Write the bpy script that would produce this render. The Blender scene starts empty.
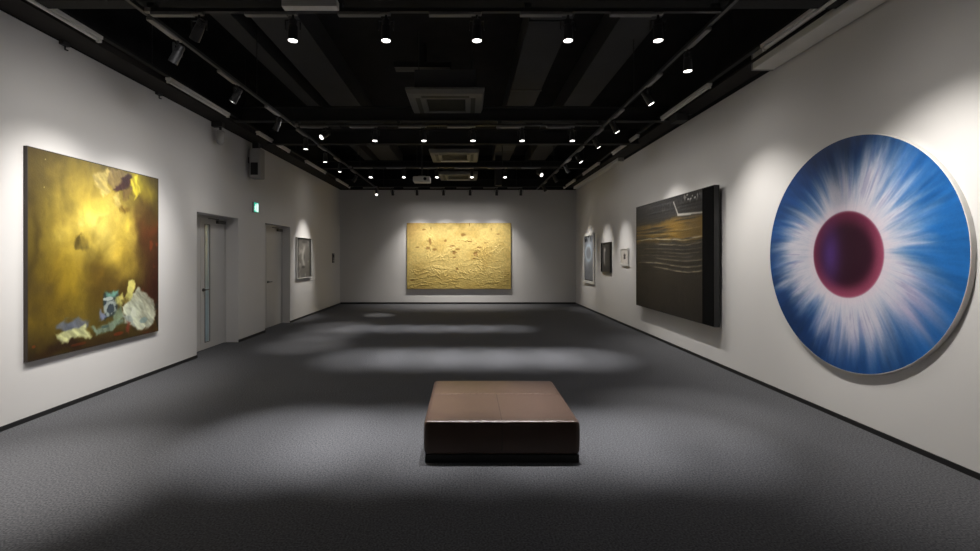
import bpy, bmesh, math, random
import numpy as np
from mathutils import Vector, Matrix, Quaternion

random.seed(7)
C = bpy.context.scene.collection
PI = math.pi

# ------------------------------------------------------------------ helpers
def lin(c):
    out = []
    for v in c[:3]:
        v = v / 255.0
        out.append(v / 12.92 if v <= 0.04045 else ((v + 0.055) / 1.055) ** 2.4)
    return out

def nd(nt, kind, **kw):
    n = nt.nodes.new(kind)
    for k, v in kw.items():
        setattr(n, k, v)
    return n

def material(name, color, rough=0.6, metal=0.0, spec=0.5, var=0.08, scale=6.0, bump=0.0, bscale=60.0, emit=None, estr=0.0):
    """Principled surface whose colour varies a little with an object-space noise, with an optional noise bump."""
    m = bpy.data.materials.new(name)
    m.use_nodes = True
    nt = m.node_tree
    b = nt.nodes['Principled BSDF']
    b.inputs['Roughness'].default_value = rough
    b.inputs['Metallic'].default_value = metal
    b.inputs['Specular IOR Level'].default_value = spec
    tc = nd(nt, 'ShaderNodeTexCoord')
    no = nd(nt, 'ShaderNodeTexNoise')
    no.inputs['Scale'].default_value = scale
    no.inputs['Detail'].default_value = 4
    nt.links.new(tc.outputs['Object'], no.inputs['Vector'])
    ra = nd(nt, 'ShaderNodeValToRGB')
    ra.color_ramp.elements[0].position = 0.3
    ra.color_ramp.elements[1].position = 0.7
    ra.color_ramp.elements[0].color = [c * (1 - var) for c in color[:3]] + [1]
    ra.color_ramp.elements[1].color = [min(1, c * (1 + var)) for c in color[:3]] + [1]
    nt.links.new(no.outputs['Fac'], ra.inputs['Fac'])
    nt.links.new(ra.outputs['Color'], b.inputs['Base Color'])
    if bump:
        n2 = nd(nt, 'ShaderNodeTexNoise')
        n2.inputs['Scale'].default_value = bscale
        n2.inputs['Detail'].default_value = 3
        nt.links.new(tc.outputs['Object'], n2.inputs['Vector'])
        bp = nd(nt, 'ShaderNodeBump')
        bp.inputs['Strength'].default_value = bump
        bp.inputs['Distance'].default_value = 0.01
        nt.links.new(n2.outputs['Fac'], bp.inputs['Height'])
        nt.links.new(bp.outputs['Normal'], b.inputs['Normal'])
    if emit:
        b.inputs['Emission Color'].default_value = list(emit) + [1]
        b.inputs['Emission Strength'].default_value = estr
    return m

def paint_material(name, rough=0.45, spec=0.4, bump=0.15, bscale=90.0):
    """Paint on canvas: pigment from the mesh's colour attribute plus a canvas-weave bump."""
    m = bpy.data.materials.new(name)
    m.use_nodes = True
    nt = m.node_tree
    b = nt.nodes['Principled BSDF']
    at = nd(nt, 'ShaderNodeAttribute')
    at.attribute_name = 'pigment'
    tc = nd(nt, 'ShaderNodeTexCoord')
    no = nd(nt, 'ShaderNodeTexNoise')
    no.inputs['Scale'].default_value = bscale
    no.inputs['Detail'].default_value = 5
    nt.links.new(tc.outputs['Object'], no.inputs['Vector'])
    mx = nd(nt, 'ShaderNodeMix', data_type='RGBA', blend_type='OVERLAY')
    mx.inputs[0].default_value = 0.12
    nt.links.new(at.outputs['Color'], mx.inputs[6])
    nt.links.new(no.outputs['Fac'], mx.inputs[7])
    nt.links.new(mx.outputs[2], b.inputs['Base Color'])
    bp = nd(nt, 'ShaderNodeBump')
    bp.inputs['Strength'].default_value = bump
    bp.inputs['Distance'].default_value = 0.01
    nt.links.new(no.outputs['Fac'], bp.inputs['Height'])
    nt.links.new(bp.outputs['Normal'], b.inputs['Normal'])
    b.inputs['Roughness'].default_value = rough
    b.inputs['Specular IOR Level'].default_value = spec
    return m

class MB:
    """Collects shapes into one mesh."""
    def __init__(self):
        self.bm = bmesh.new()
    def _add(self, tmp, M=None):
        me = bpy.data.meshes.new('tmp')
        if M is not None:
            tmp.transform(M)
        tmp.to_mesh(me)
        tmp.free()
        self.bm.from_mesh(me)
        bpy.data.meshes.remove(me)
        return self
    def box(self, x0, x1, y0, y1, z0, z1, bevel=0.0, seg=2, M=None):
        t = bmesh.new()
        bmesh.ops.create_cube(t, size=1)
        for v in t.verts:
            v.co = Vector(((x0 + x1) / 2 + v.co.x * (x1 - x0), (y0 + y1) / 2 + v.co.y * (y1 - y0), (z0 + z1) / 2 + v.co.z * (z1 - z0)))
        if bevel:
            bmesh.ops.bevel(t, geom=list(t.edges), offset=bevel, segments=seg, profile=0.5, affect='EDGES')
        return self._add(t, M)
    def tube(self, p, q, r, r2=None, n=16, M=None, caps=True):
        p, q = Vector(p), Vector(q)
        d = q - p
        t = bmesh.new()
        bmesh.ops.create_cone(t, cap_ends=caps, segments=n, radius1=r, radius2=r if r2 is None else r2, depth=d.length)
        R = Vector((0, 0, 1)).rotation_difference(d.normalized()).to_matrix().to_4x4()
        t.transform(Matrix.Translation((p + q) / 2) @ R)
        return self._add(t, M)
    def lathe(self, prof, n=24, M=None):
        """profile of (radius, z) turned about z"""
        t = bmesh.new()
        rings = []
        for r, z in prof:
            if r < 1e-6:
                rings.append([t.verts.new((0, 0, z))])
            else:
                rings.append([t.verts.new((r * math.cos(2 * PI * i / n), r * math.sin(2 * PI * i / n), z)) for i in range(n)])
        for a, b in zip(rings, rings[1:]):
            for i in range(n):
                j = (i + 1) % n
                if len(a) == 1 and len(b) == 1:
                    continue
                if len(a) == 1:
                    t.faces.new((a[0], b[i], b[j]))
                elif len(b) == 1:
                    t.faces.new((a[i], a[j], b[0]))
                else:
                    t.faces.new((a[i], a[j], b[j], b[i]))
        bmesh.ops.recalc_face_normals(t, faces=t.faces)
        return self._add(t, M)
    def mesh(self, name, mat, smooth=False):
        bmesh.ops.recalc_face_normals(self.bm, faces=self.bm.faces)
        me = bpy.data.meshes.new(name)
        self.bm.to_mesh(me)
        self.bm.free()
        me.materials.append(mat)
        if smooth:
            for p in me.polygons:
                p.use_smooth = True
        return me
    def build(self, name, mat, parent=None, loc=None, smooth=False):
        return link(name, self.mesh(name, mat, smooth), parent, loc)

def link(name, me, parent=None, loc=None):
    o = bpy.data.objects.new(name, me)
    C.objects.link(o)
    if parent is not None:
        o.parent = parent
    if loc is not None:
        o.location = loc
    return o

def tag(o, label, cat, group=None):
    o['label'] = label
    o['category'] = cat
    if group:
        o['group'] = group
    return o

def thing(name, label, cat, loc=(0, 0, 0), rz=0.0, group=None):
    o = bpy.data.objects.new(name, None)
    C.objects.link(o)
    o.empty_display_size = 0.1
    o.location = loc
    o.rotation_euler = (0, 0, rz)
    return tag(o, label, cat, group)

def struct(name, mb, mat):
    o = mb.build(name, mat)
    o['kind'] = 'structure'
    return o

# ------------------------------------------------------------------ measures (metres; camera stands at the origin)
XL, XR, YB, YF = -4.26, 3.68, 15.76, -3.0      # wall faces
ZW, ZC = 3.85, 5.0                              # top of the white wall, ceiling

# ------------------------------------------------------------------ materials
M_wall = material('wall_paint', (0.74, 0.725, 0.71), 0.85, spec=0.2, var=0.015, scale=1.2, bump=0.03, bscale=180)
M_black = material('ceiling_black', (0.016, 0.016, 0.017), 0.9, spec=0.2, var=0.2, scale=3)
M_soffit = material('soffit_dark', (0.034, 0.031, 0.029), 0.8, spec=0.2, var=0.12, scale=3)
M_base = material('baseboard_black', (0.012, 0.012, 0.013), 0.5, var=0.1)
M_duct = material('duct_grey', (0.052, 0.052, 0.053), 0.7, spec=0.3, var=0.08, scale=2)
M_beam = material('beam_dark', (0.02, 0.02, 0.02), 0.8, spec=0.3, var=0.15, scale=3)
M_track = material('track_black', (0.03, 0.03, 0.03), 0.45, var=0.1)
M_driver = material('driver_grey', (0.22, 0.21, 0.20), 0.5, var=0.08)
M_lamp = material('lamp_black', (0.035, 0.035, 0.037), 0.4, var=0.1)
M_lens = material('lens_glow', (0.9, 0.9, 0.88), 0.3, emit=(1.0, 0.97, 0.93), estr=5.0)
M_lensoff = material('lens_dark', (0.12, 0.12, 0.12), 0.15, var=0.1)
M_batten = material('batten_white', (0.72, 0.70, 0.67), 0.5, var=0.03)
M_tube = material('tube_frosted', (0.82, 0.80, 0.77), 0.35, var=0.02)
M_case = material('case_white', (0.84, 0.82, 0.77), 0.5, var=0.03)
M_ac = material('aircon_panel', (0.16, 0.155, 0.14), 0.5, var=0.06)
M_acdark = material('aircon_grille', (0.05, 0.049, 0.034), 0.6, var=0.1)
M_door = material('door_paint', (0.60, 0.59, 0.575), 0.55, spec=0.35, var=0.02, scale=2)
M_metal = material('steel_dark', (0.12, 0.12, 0.12), 0.35, metal=0.8, var=0.1)
M_glass = material('frosted_glass', (0.42, 0.53, 0.58), 0.12, spec=0.8, var=0.12, scale=2)
M_plastic = material('plastic_grey', (0.40, 0.39, 0.375), 0.5, var=0.04)
M_pitch = material('grille_black', (0.008, 0.008, 0.008), 0.7, var=0.2)
M_green = material('sign_green', (0.02, 0.35, 0.22), 0.4, emit=(0.03, 0.52, 0.36), estr=0.9)
M_signwhite = material('sign_white', (0.8, 0.9, 0.85), 0.4, emit=(0.75, 1.0, 0.9), estr=1.1)
M_frame_white = material('frame_white', (0.74, 0.73, 0.70), 0.5, var=0.03)
M_frame_black = material('frame_black', (0.012, 0.012, 0.012), 0.4, var=0.1)
M_frame_umber = material('frame_umber', (0.035, 0.025, 0.018), 0.5, var=0.2)
M_gloss = material('panel_black_gloss', (0.004, 0.004, 0.004), 0.9, spec=0.05, var=0.2)
M_plinth = material('plinth_black', (0.008, 0.008, 0.008), 0.6, var=0.1)
M_thread = material('seam_thread', (0.17, 0.12, 0.095), 0.35, var=0.1)

def leather():
    m = material('leather_brown', (0.085, 0.052, 0.038), 0.34, spec=0.45, var=0.07, scale=5, bump=0.10, bscale=220)
    return m
M_leather = leather()

def carpet():
    m = bpy.data.materials.new('carpet_charcoal')
    m.use_nodes = True
    nt = m.node_tree
    b = nt.nodes['Principled BSDF']
    b.inputs['Roughness'].default_value = 0.95
    b.inputs['Specular IOR Level'].default_value = 0.15
    tc = nd(nt, 'ShaderNodeTexCoord')
    # 0.5 m tiles, each a hair lighter or darker
    br = nd(nt, 'ShaderNodeTexBrick')
    br.offset = 0.0
    br.inputs['Scale'].default_value = 1.0
    br.inputs['Brick Width'].default_value = 0.5
    br.inputs['Row Height'].default_value = 0.5
    br.inputs['Mortar Size'].default_value = 0.0
    br.inputs['Color1'].default_value = (0.094, 0.095, 0.102, 1)
    br.inputs['Color2'].default_value = (0.099, 0.100, 0.108, 1)
    nt.links.new(tc.outputs['Object'], br.inputs['Vector'])
    n1 = nd(nt, 'ShaderNodeTexNoise')
    n1.inputs['Scale'].default_value = 80
    n1.inputs['Detail'].default_value = 3
    nt.links.new(tc.outputs['Object'], n1.inputs['Vector'])
    ra = nd(nt, 'ShaderNodeValToRGB')
    ra.color_ramp.elements[0].position = 0.3
    ra.color_ramp.elements[1].position = 0.72
    ra.color_ramp.elements[0].color = (0.5, 0.5, 0.5, 1)
    ra.color_ramp.elements[1].color = (1.55, 1.55, 1.55, 1)
    nt.links.new(n1.outputs['Fac'], ra.inputs['Fac'])
    mx = nd(nt, 'ShaderNodeMix', data_type='RGBA', blend_type='MULTIPLY')
    mx.inputs[0].default_value = 1.0
    nt.links.new(br.outputs['Color'], mx.inputs[6])
    nt.links.new(ra.outputs['Color'], mx.inputs[7])
    nt.links.new(mx.outputs[2], b.inputs['Base Color'])
    bp = nd(nt, 'ShaderNodeBump')
    bp.inputs['Strength'].default_value = 0.35
    bp.inputs['Distance'].default_value = 0.004
    nt.links.new(n1.outputs['Fac'], bp.inputs['Height'])
    nt.links.new(bp.outputs['Normal'], b.inputs['Normal'])
    return m
M_carpet = carpet()

# ------------------------------------------------------------------ the room
struct('floor', MB().box(XL - 0.3, XR + 0.2, YF - 0.2, YB + 0.2, -0.1, 0), M_carpet)
struct('ceiling', MB().box(XL - 0.3, XR + 0.2, YF - 0.2, YB + 0.2, ZC, ZC + 0.1), M_black)
D1, D2, DT = (7.39, 8.74), (9.89, 11.29), 2.31          # door openings along the left wall, their top
wl = MB()
for a, b in ((YF, D1[0]), (D1[1], D2[0]), (D2[1], YB)):
    wl.box(XL - 0.3, XL, a, b, 0, ZC)
for a, b in (D1, D2):
    wl.box(XL - 0.3, XL, a, b, DT, ZC)
struct('wall_left', wl, M_wall)
struct('wall_right', MB().box(XR, XR + 0.2, YF, YB, 0, ZC), M_wall)
struct('wall_back', MB().box(XL - 0.3, XR + 0.2, YB, YB + 0.2, 0, ZC), M_wall)
struct('wall_front', MB().box(XL - 0.3, XR + 0.2, YF - 0.2, YF, 0, ZC), M_wall)
# black paint above the white wall panels
struct('trim_1', MB().box(XL, XL + 0.012, YF, YB, ZW, ZC), M_black)
struct('trim_2', MB().box(XR - 0.012, XR, YF, YB, ZW, ZC), M_black)
struct('trim_3', MB().box(XL + 0.012, XR - 0.012, YB - 0.012, YB, ZW - 0.01, ZC), M_black)
struct('trim_4', MB().box(XL + 0.012, XR - 0.012, YF, YF + 0.012, ZW, ZC), M_black)
# soffit boards along both side walls
struct('trim_5', MB().box(XL + 0.012, XL + 0.33, YF + 0.02, YB - 0.02, ZW + 0.01, ZW + 0.04).box(XL + 0.33, XL + 0.35, YF + 0.02, YB - 0.02, ZW - 0.005, ZW + 0.12), M_soffit)
struct('trim_6', MB().box(XR - 0.30, XR - 0.012, YF + 0.02, YB - 0.02, ZW + 0.05, ZW + 0.08), M_soffit)
bl = MB()
for a, b in ((YF, D1[0]), (D1[1], D2[0]), (D2[1], YB)):
    bl.box(XL, XL + 0.012, a, b, 0, 0.045)
struct('baseboard_left', bl, M_base)
struct('baseboard_right', MB().box(XR - 0.012, XR, YF, YB, 0, 0.045), M_base)
struct('baseboard_back', MB().box(XL + 0.012, XR - 0.012, YB - 0.012, YB, 0, 0.06), M_base)

# ceiling: cross beams (I sections) and the ducts
def ibeam(y, z0, z1):
    w = 0.07
    return (MB().box(XL + 0.36, XR - 0.31, y - w, y + w, z0, z0 + 0.02)
            .box(XL + 0.36, XR - 0.31, y - w, y + w, z1 - 0.02, z1)
            .box(XL + 0.36, XR - 0.31, y - 0.01, y + 0.01, z0 + 0.02, z1 - 0.02))
for i, (y, z0, z1) in enumerate(((4.2, 3.86, 4.1), (7.85, 3.86, 4.1), (9.2, 3.80, 4.08), (12.25, 3.90, 4.1), (15.1, 3.86, 4.1))):
    struct('trim_%d' % (i + 7), ibeam(y, z0, z1), M_beam)

def duct(label, x0, x1, y0, y1, z, h, flange, lip=0.012):
    d = thing('ventilation_duct', label, 'duct', ((x0 + x1) / 2, y0, z), group='ventilation ducts under the black ceiling')
    w = (x1 - x0) / 2
    MB().box(-w, w, 0, y1 - y0, 0, h, 0.004).build('duct_body', M_duct, d)
    for k in range(1, int((y1 - y0) / flange) + 1):
        yy = k * flange
        MB().box(-w - lip, w + lip, yy - 0.02, yy + 0.02, -lip, h).build('flange', M_track, d)
    return d
duct('widest dark grey duct under the ceiling, left of the air conditioners', -2.71, -2.11, 1.0, 15.5, 4.6, 0.4, 20)
duct('thin dark grey duct between the widest duct and the door wall', -3.18, -2.93, 1.0, 15.5, 4.6, 0.25, 20)
duct('dark grey duct with black joint bands beside the air conditioners', 0.80, 1.34, 1.0, 14.8, 4.6, 0.4, 2.48)
duct('plain dark grey duct nearest the wall with the blue disc', 1.93, 2.45, 1.0, 15.5, 4.6, 0.4, 20)
dd = thing('ventilation_shaft', 'dark grey duct dropping from the ceiling near the back wall', 'duct', (0.95, 14.0, 3.718))
MB().box(-0.1, 0.1, -0.1, 0.1, 0, 0.88, 0.004).build('shaft', M_duct, dd)
MB().box(-0.15, 0.15, -0.15, 0.15, 0.62, 0.72, 0.004).build('collar', M_driver, dd)
vt = thing('air_vent', 'dim grey slotted air vent on the black ceiling before the first air conditioner', 'vent', (-0.70, 7.5, 4.60))
MB().box(-0.46, 0.46, -0.11, 0.11, 0, 0.08, 0.004).tube((0, 0, 0.08), (0, 0, 0.4), 0.06).build('box', M_beam, vt)
g = MB()
for k in range(4):
    g.box(-0.44, 0.44, -0.085 + k * 0.05, -0.065 + k * 0.05, -0.008, 0.0)
g.build('slats', M_driver, vt)

# ceiling cassettes
def cassette(label, x, y):
    t = thing('air_conditioner', label, 'air conditioner', (x, y, 4.0), group='ceiling air conditioners in a line')
    W = 0.585
    p = MB()
    # sloped ring panel: outer square to a raised inner square, four trapezoid strips
    def ring(a, za, b, zb):
        tm = bmesh.new()
        o = [tm.verts.new((sx * a, sy * a, za)) for sx, sy in ((-1, -1), (1, -1), (1, 1), (-1, 1))]
        n = [tm.verts.new((sx * b, sy * b, zb)) for sx, sy in ((-1, -1), (1, -1), (1, 1), (-1, 1))]
        for i in range(4):
            j = (i + 1) % 4
            tm.faces.new((o[i], o[j], n[j], n[i]))
        p._add(tm)
    ring(W, 0.06, W - 0.03, 0.0)
    ring(W - 0.03, 0.0, 0.31, 0.0)
    ring(0.31, 0.0, 0.30, 0.05)
    ring(W, 0.06, W, 0.09)
    ring(W, 0.09, 0.30, 0.09)
    p.build('panel', M_ac, t)
    MB().box(-0.46, 0.46, -0.46, 0.46, 0.09, 0.40, 0.005).build('case', M_duct, t)
    gr = MB().box(-0.295, 0.295, -0.295, 0.295, 0.03, 0.04)
    for k in range(12):
        gr.box(-0.295, 0.295, -0.28 + k * 0.05, -0.262 + k * 0.05, 0.012, 0.03)
    gr.build('intake_grille', M_acdark, t)
    for k in range(4):
        M = Matrix.Rotation(k * PI / 2, 4, 'Z')
        MB().box(-0.36, 0.36, -0.455, -0.385, -0.006, 0.004, M=M).build('louver', M_acdark if k % 2 else M_case if k == 2 else M_acdark, t)
    for sx in (-0.4, 0.4):
        for sy in (-0.4, 0.4):
            MB().tube((sx, sy, 0.40), (sx, sy, 1.0), 0.006, n=8).build('hanger_rod', M_track, t)
cassette('large grey ceiling air conditioner hanging nearest the bench', -0.32, 7.46)
cassette('middle grey ceiling air conditioner, second towards the gold relief', -0.29, 11.38)
cassette('small looking ceiling air conditioner closest to the back wall', -0.25, 14.25)

# hanging projector
pj = thing('projector', 'pale grey projector hanging on a black pole before the back wall', 'projector', (-1.0, 10.5, 3.26))
MB().box(-0.19, 0.19, -0.15, 0.15, 0, 0.12, 0.02, 3).build('body', M_case, pj)
MB().tube((0.08, -0.165, 0.06), (0.08, -0.145, 0.06), 0.035, n=20).build('lens_barrel', M_lamp, pj)
MB().tube((0, 0, 0.12), (0, 0, 1.70), 0.02, n=12).build('pole', M_track, pj)
MB().box(-0.08, 0.08, -0.06, 0.06, 0.12, 0.15, 0.004).build('bracket', M_driver, pj)
MB().box(-0.09, 0.09, -0.09, 0.09, 1.70, 1.74, 0.004).build('ceiling_plate', M_driver, pj)

# ------------------------------------------------------------------ lighting tracks
ZT = 3.79                                              # underside of every track
LX, RX = -2.9, 2.31
def track(label, p, q, along, top=ZC):
    t = thing('lighting_track', label, 'lighting track', p, 0 if along == 'x' else PI / 2, 'black lighting tracks under the ceiling')
    L = (Vector(q) - Vector(p)).length
    MB().box(0, L, -0.018, 0.018, 0, 0.035).build('rail', M_track, t)
    MB().box(-0.01, 0.05, -0.022, 0.022, -0.004, 0.037, 0.003).build('end_feed', M_driver, t)
    n = max(3, int(L / 2.5))
    if along == 'y':
        for k in range(n + 1):
            xx = 0.05 + (L - 0.1) * k / n
            MB().tube((xx, 0, 0.035), (xx, 0, top - ZT), 0.007, n=8).build('hanger_rod', M_track, t)
    elif p[1] > 11:
        for xx in (0.25, 1.65, 3.75, 4.45):
            MB().tube((xx, 0, 0.035), (xx, 0, 4.599 - ZT), 0.007, n=8).build('hanger_rod', M_track, t)
    else:
        for k in range(n + 1):
            xx = 0.05 + (L - 0.1) * k / n
            MB().box(xx - 0.03, xx + 0.03, -0.03, 0.03, 0.035, 0.07).build('clamp', M_track, t)
ROWS = (4.2, 7.85, 11.5, 14.8)
RN = ('nearest cross track', 'second cross track', 'third cross track', 'back wall cross track')
for y, n in zip(ROWS, ('nearest black track crossing above the room before the bench', 'black cross track above the carpet, second from the bench',
                       'black cross track level with the hanging projector', 'black cross track right before the back wall')):
    track(n, (LX + 0.03, y, ZT), (RX - 0.03, y, ZT), 'x')
track('long black track running along the wall with the doors', (LX, 0.5, ZT), (LX, 15.4, ZT), 'y')
track('long black track running along the wall with the blue disc', (RX, 0.5, ZT), (RX, 15.4, ZT), 'y', 4.599)

# one spotlight: driver box on the track, stem, turning head with its lens
ME_driver = MB().box(-0.43, -0.05, -0.026, 0.026, -0.032, -0.002, 0.004).box(-0.05, 0.04, -0.02, 0.02, -0.025, -0.002, 0.004).mesh('driver_box', M_driver)
ME_stem = (MB().tube((0, 0, -0.02), (0, 0, -0.075), 0.011, n=12).box(-0.066, 0.066, -0.008, 0.008, -0.08, -0.07)
           .box(-0.070, -0.063, -0.010, 0.010, -0.16, -0.07).box(0.063, 0.070, -0.010, 0.010, -0.16, -0.07)).mesh('stem', M_track)
ME_head = MB().lathe([(0, 0.085), (0.035, 0.085), (0.045, 0.075), (0.047, 0.03), (0.056, 0.02), (0.059, -0.02), (0.062, -0.10), (0.062, -0.112),
                      (0.058, -0.112), (0.056, -0.10), (0, -0.10)], 28).mesh('lamp_head', M_lamp, smooth=False)
def fins():
    m = MB()
    for k in range(4):
        m.lathe([(0.045, 0.034 + k * 0.011), (0.054, 0.034 + k * 0.011), (0.054, 0.039 + k * 0.011), (0.045, 0.039 + k * 0.011)], 24)
    return m.mesh('heat_sink', M_lamp)
ME_fin = fins()
ME_lens = MB().lathe([(0, -0.1015), (0.055, -0.1015), (0.0575, -0.106), (0.055, -0.109), (0, -0.111)], 28).mesh('lens', M_lens, smooth=True)
ME_lensoff = ME_lens.copy()
ME_lensoff.materials[0] = M_lensoff
SPILL = 0.36
def spot(label, along, x, y, aim=None, power=100, cone=40, blend=1.0, group=None, on=True, color=(1, 0.955, 0.9), rad=0.03, spill=0):
    t = thing('track_spotlight', label, 'spotlight', (x, y, ZT), 0 if along == 'x' else PI / 2, group)
    for n, me in (('driver_box', ME_driver), ('stem', ME_stem)):
        link(n, me, t)
    h = link('lamp_head', ME_head, t, (0, 0, -0.145))
    aim = Vector(aim if aim else (x, y, 0))
    d = (aim - Vector((x, y, ZT - 0.145))).normalized()
    d = Matrix.Rotation(0 if along == 'x' else -PI / 2, 3, 'Z') @ d
    h.rotation_mode = 'QUATERNION'
    h.rotation_quaternion = Vector((0, 0, -1)).rotation_difference(d)
    link('heat_sink', ME_fin, h)
    link('lens', ME_lens if on else ME_lensoff, h)
    h.scale = (0.72, 0.72, 1)
    if on:
        l = bpy.data.lights.new('spot_beam', 'SPOT')
        l.energy = power
        l.spot_size = math.radians(cone)
        l.spot_blend = blend
        l.shadow_soft_size = 0.014
        l.color = color
        lo = bpy.data.objects.new('spot_beam', l)
        C.objects.link(lo)
        lo.parent = h
        lo.location = (0, 0, -0.128)
        if spill:
            l2 = bpy.data.lights.new('spot_spill', 'SPOT')
            l2.energy = spill * SPILL
            l2.spot_size = math.radians(165)
            l2.spot_blend = 1.0
            l2.shadow_soft_size = 0.012
            l2.color = color
            lo2 = bpy.data.objects.new('spot_spill', l2)
            C.objects.link(lo2)
            lo2.parent = h
            lo2.location = (0, 0, -0.128)
    return t

ORD = ('first', 'second', 'third', 'fourth', 'fifth', 'sixth', 'seventh')
WARM, COOL = (1, 0.95, 0.89), (1, 0.98, 0.97)
def row(i, items):
    for k, it in enumerate(items):
        x, aim, power, cone, on, look, spill = it
        spot('%s, %s from the left on the %s' % (look, ORD[k], RN[i]), 'x', x, ROWS[i], aim, power, cone, on=on, spill=spill,
             group='spotlights on the ' + RN[i], color=COOL if i < 3 else WARM)
P_DOWN = 520
glow = 'black spotlight glowing downward'
row(0, [(-2.40, (-4.2, 5.3, 1.5), 150, 80, True, 'black spotlight turned to the yellow painting', 45)] +
       [(x, (x, 4.1, 0), P_DOWN * p, 48, True, glow, 20) for x, p in ((-1.558, 1.25), (-0.723, 1.05), (0.093, 0.85), (0.910, 1.0), (1.718, 0.85))])
row(1, [(-2.36, (-4.2, 5.5, 1.5), 130, 70, True, 'bright black spotlight tilted towards the bench', 35)] +
       [(x, (x, 7.4, 0), P_DOWN * p, 46, True, glow, 20) for x, p in ((-1.536, 0.7), (-0.715, 1.0), (0.107, 1.1), (0.93, 1.0), (1.77, 1.0))])
row(2, [(x, (x, 10.4, 0), P_DOWN * p, 32, True, glow, 20) for x, p in ((-2.35, 0.6), (-1.54, 0.8), (-0.727, 0.9), (0.13, 0.9), (0.944, 0.55))] +
       [(1.78, (3.6, 8.6, 1.5), 90, 60, True, 'star bright spotlight tilted into the room', 35)])
dark = 'spotlight turned to the gold relief'
row(3, [(-2.85, (-2.4, 12.8, 0), 420, 20, True, 'small glowing spotlight', 10), (-2.34, (-2.2, 15.7, 1.6), 0, 30, False, 'unlit black spotlight', 0)] +
       [(x, (x * 0.98, YB - 0.05, 0.3), 215, 103, True, dark, 40) for x in (-1.57, -0.73, 0.11, 0.95)] +
       [(1.72, (1.7, 15.7, 1.6), 0, 30, False, 'unlit black spotlight', 0)])

LT, RT = 'spotlights on the track beside the doors', 'spotlights on the track beside the blue disc'
def lspot(label, y, aim, power, cone, **k):
    spot(label, 'y', LX, y, aim, power, cone, group=LT, **k)
def rspot(label, y, aim, power, cone, **k):
    spot(label, 'y', RX, y, aim, power, cone, group=RT, **k)
lspot('black spotlight on the track by the doors, nearest the viewer', 3.25, (-3.1, 3.35, 0), 540, 54)
lspot('black spotlight shining on the bare wall before the yellow painting', 2.7, (XL, 3.2, 0.7), 290, 100, spill=60)
lspot('black spotlight hung opposite the near edge of the yellow painting', 4.7, (XL, 4.8, 1.25), 210, 95, spill=75)
lspot('black spotlight hung opposite the far half of the yellow painting', 5.91, (XL, 5.85, 1.25), 180, 90, spill=65)
lspot('black spotlight hung on the track just before the first door', 7.2, (XL, 7.6, 1.0), 25, 90, spill=40)
lspot('glowing black spotlight hung opposite the wall loudspeaker', 8.44, None, 230, 44, spill=25)
lspot('glowing spotlight hung opposite the near edge of the second door', 9.6, None, 230, 44, spill=25)
lspot('glowing spotlight hung opposite the far edge of the second door', 10.7, None, 230, 44, spill=25)
lspot('black spotlight hung opposite the small grey picture', 12.2, (XL, 12.2, 1.45), 250, 62, spill=25)
rspot('black spotlight on the blue disc track, nearest the viewer', 3.3, (XR, 3.6, 1.05), 290, 98, spill=60)
rspot('glowing black spotlight above the carpet beside the blue disc', 4.89, (2.3, 4.8, 0), 260, 50, spill=20)
rspot('black spotlight turned to the wall beyond the blue disc', 6.0, (XR, 5.6, 1.2), 190, 96, spill=60)
rspot('spotlight hung opposite the near edge of the black painting', 7.35, (XR, 7.1, 1.2), 55, 90, spill=40)
rspot('glowing spotlight hung opposite the middle of the black painting', 8.37, (XR, 8.2, 1.2), 230, 92, spill=40)
rspot('glowing spotlight hung opposite the far edge of the black painting', 9.7, (XR, 9.2, 1.4), 40, 70, spill=30)
rspot('black spotlight hung opposite the smallest white framed picture', 10.84, (XR, 10.84, 1.35), 165, 56, spill=16)
rspot('black spotlight hung opposite the small dark picture', 12.25, (XR, 12.25, 1.35), 165, 56, spill=16)
rspot('black spotlight hung opposite the tall white framed picture', 14.0, (XR, 14.0, 1.3), 215, 62, spill=16)

# white junction box on the nearest cross track
jb = thing('junction_box', 'white rectangular box fixed before the nearest cross track', 'box', (-1.36, 4.08, 3.76))
MB().box(-0.24, 0.24, -0.04, 0.04, 0, 0.07, 0.006).build('case', M_case, jb)
MB().box(-0.22, -0.18, -0.02, 0.075, 0.07, 0.11).build('bracket', M_track, jb)
MB().box(0.18, 0.22, -0.02, 0.075, 0.07, 0.11).build('bracket', M_track, jb)

# unlit fluorescent battens on their trunking, above both side walls
def trunking(label, x):
    t = thing('cable_trunking', label, 'cable trunking', (x, 0.6, 3.90), group='cable trunking above the side walls')
    MB().box(-0.03, 0.03, 0, 15.0, 0, 0.03).build('channel', M_beam, t)
    for k in range(7):
        MB().tube((0, 0.3 + k * 2.4, 0.03), (0, 0.3 + k * 2.4, ZC - 3.90), 0.006, n=8).build('hanger_rod', M_track, t)
trunking('slim dark trunking carrying lamps above the wall with doors', -3.83)
trunking('slim dark trunking carrying lamps above the blue disc wall', 3.22)
def batten(label, x, y0, y1, group):
    t = thing('hanging_tube_lamp', label, 'tube lamp', (x, y0, 3.90), group=group)
    L = y1 - y0
    MB().box(-0.035, 0.035, 0, L, -0.035, 0, 0.004).build('housing', M_batten, t)
    MB().tube((0, 0.04, -0.05), (0, L - 0.04, -0.05), 0.017, n=14).build('tube', M_tube, t)
    for yy in (0.0, L - 0.03):
        MB().box(-0.022, 0.022, yy, yy + 0.03, -0.07, -0.033, 0.003).build('lamp_holder', M_batten, t)
LB, RB = 'unlit tube lamps above the wall with doors', 'unlit tube lamps above the blue disc wall'
for i, (a, w) in enumerate(((3.37, 'over the near part of the yellow painting'), (6.0, 'over the stretch before the first door'), (8.57, 'beside the wall loudspeaker'),
                            (11.16, 'over the small grey picture'), (13.8, 'nearest the back wall corner'))):
    batten('unlit tube lamp above the door wall, ' + w, -3.83, a, a + 1.52, LB)
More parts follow.
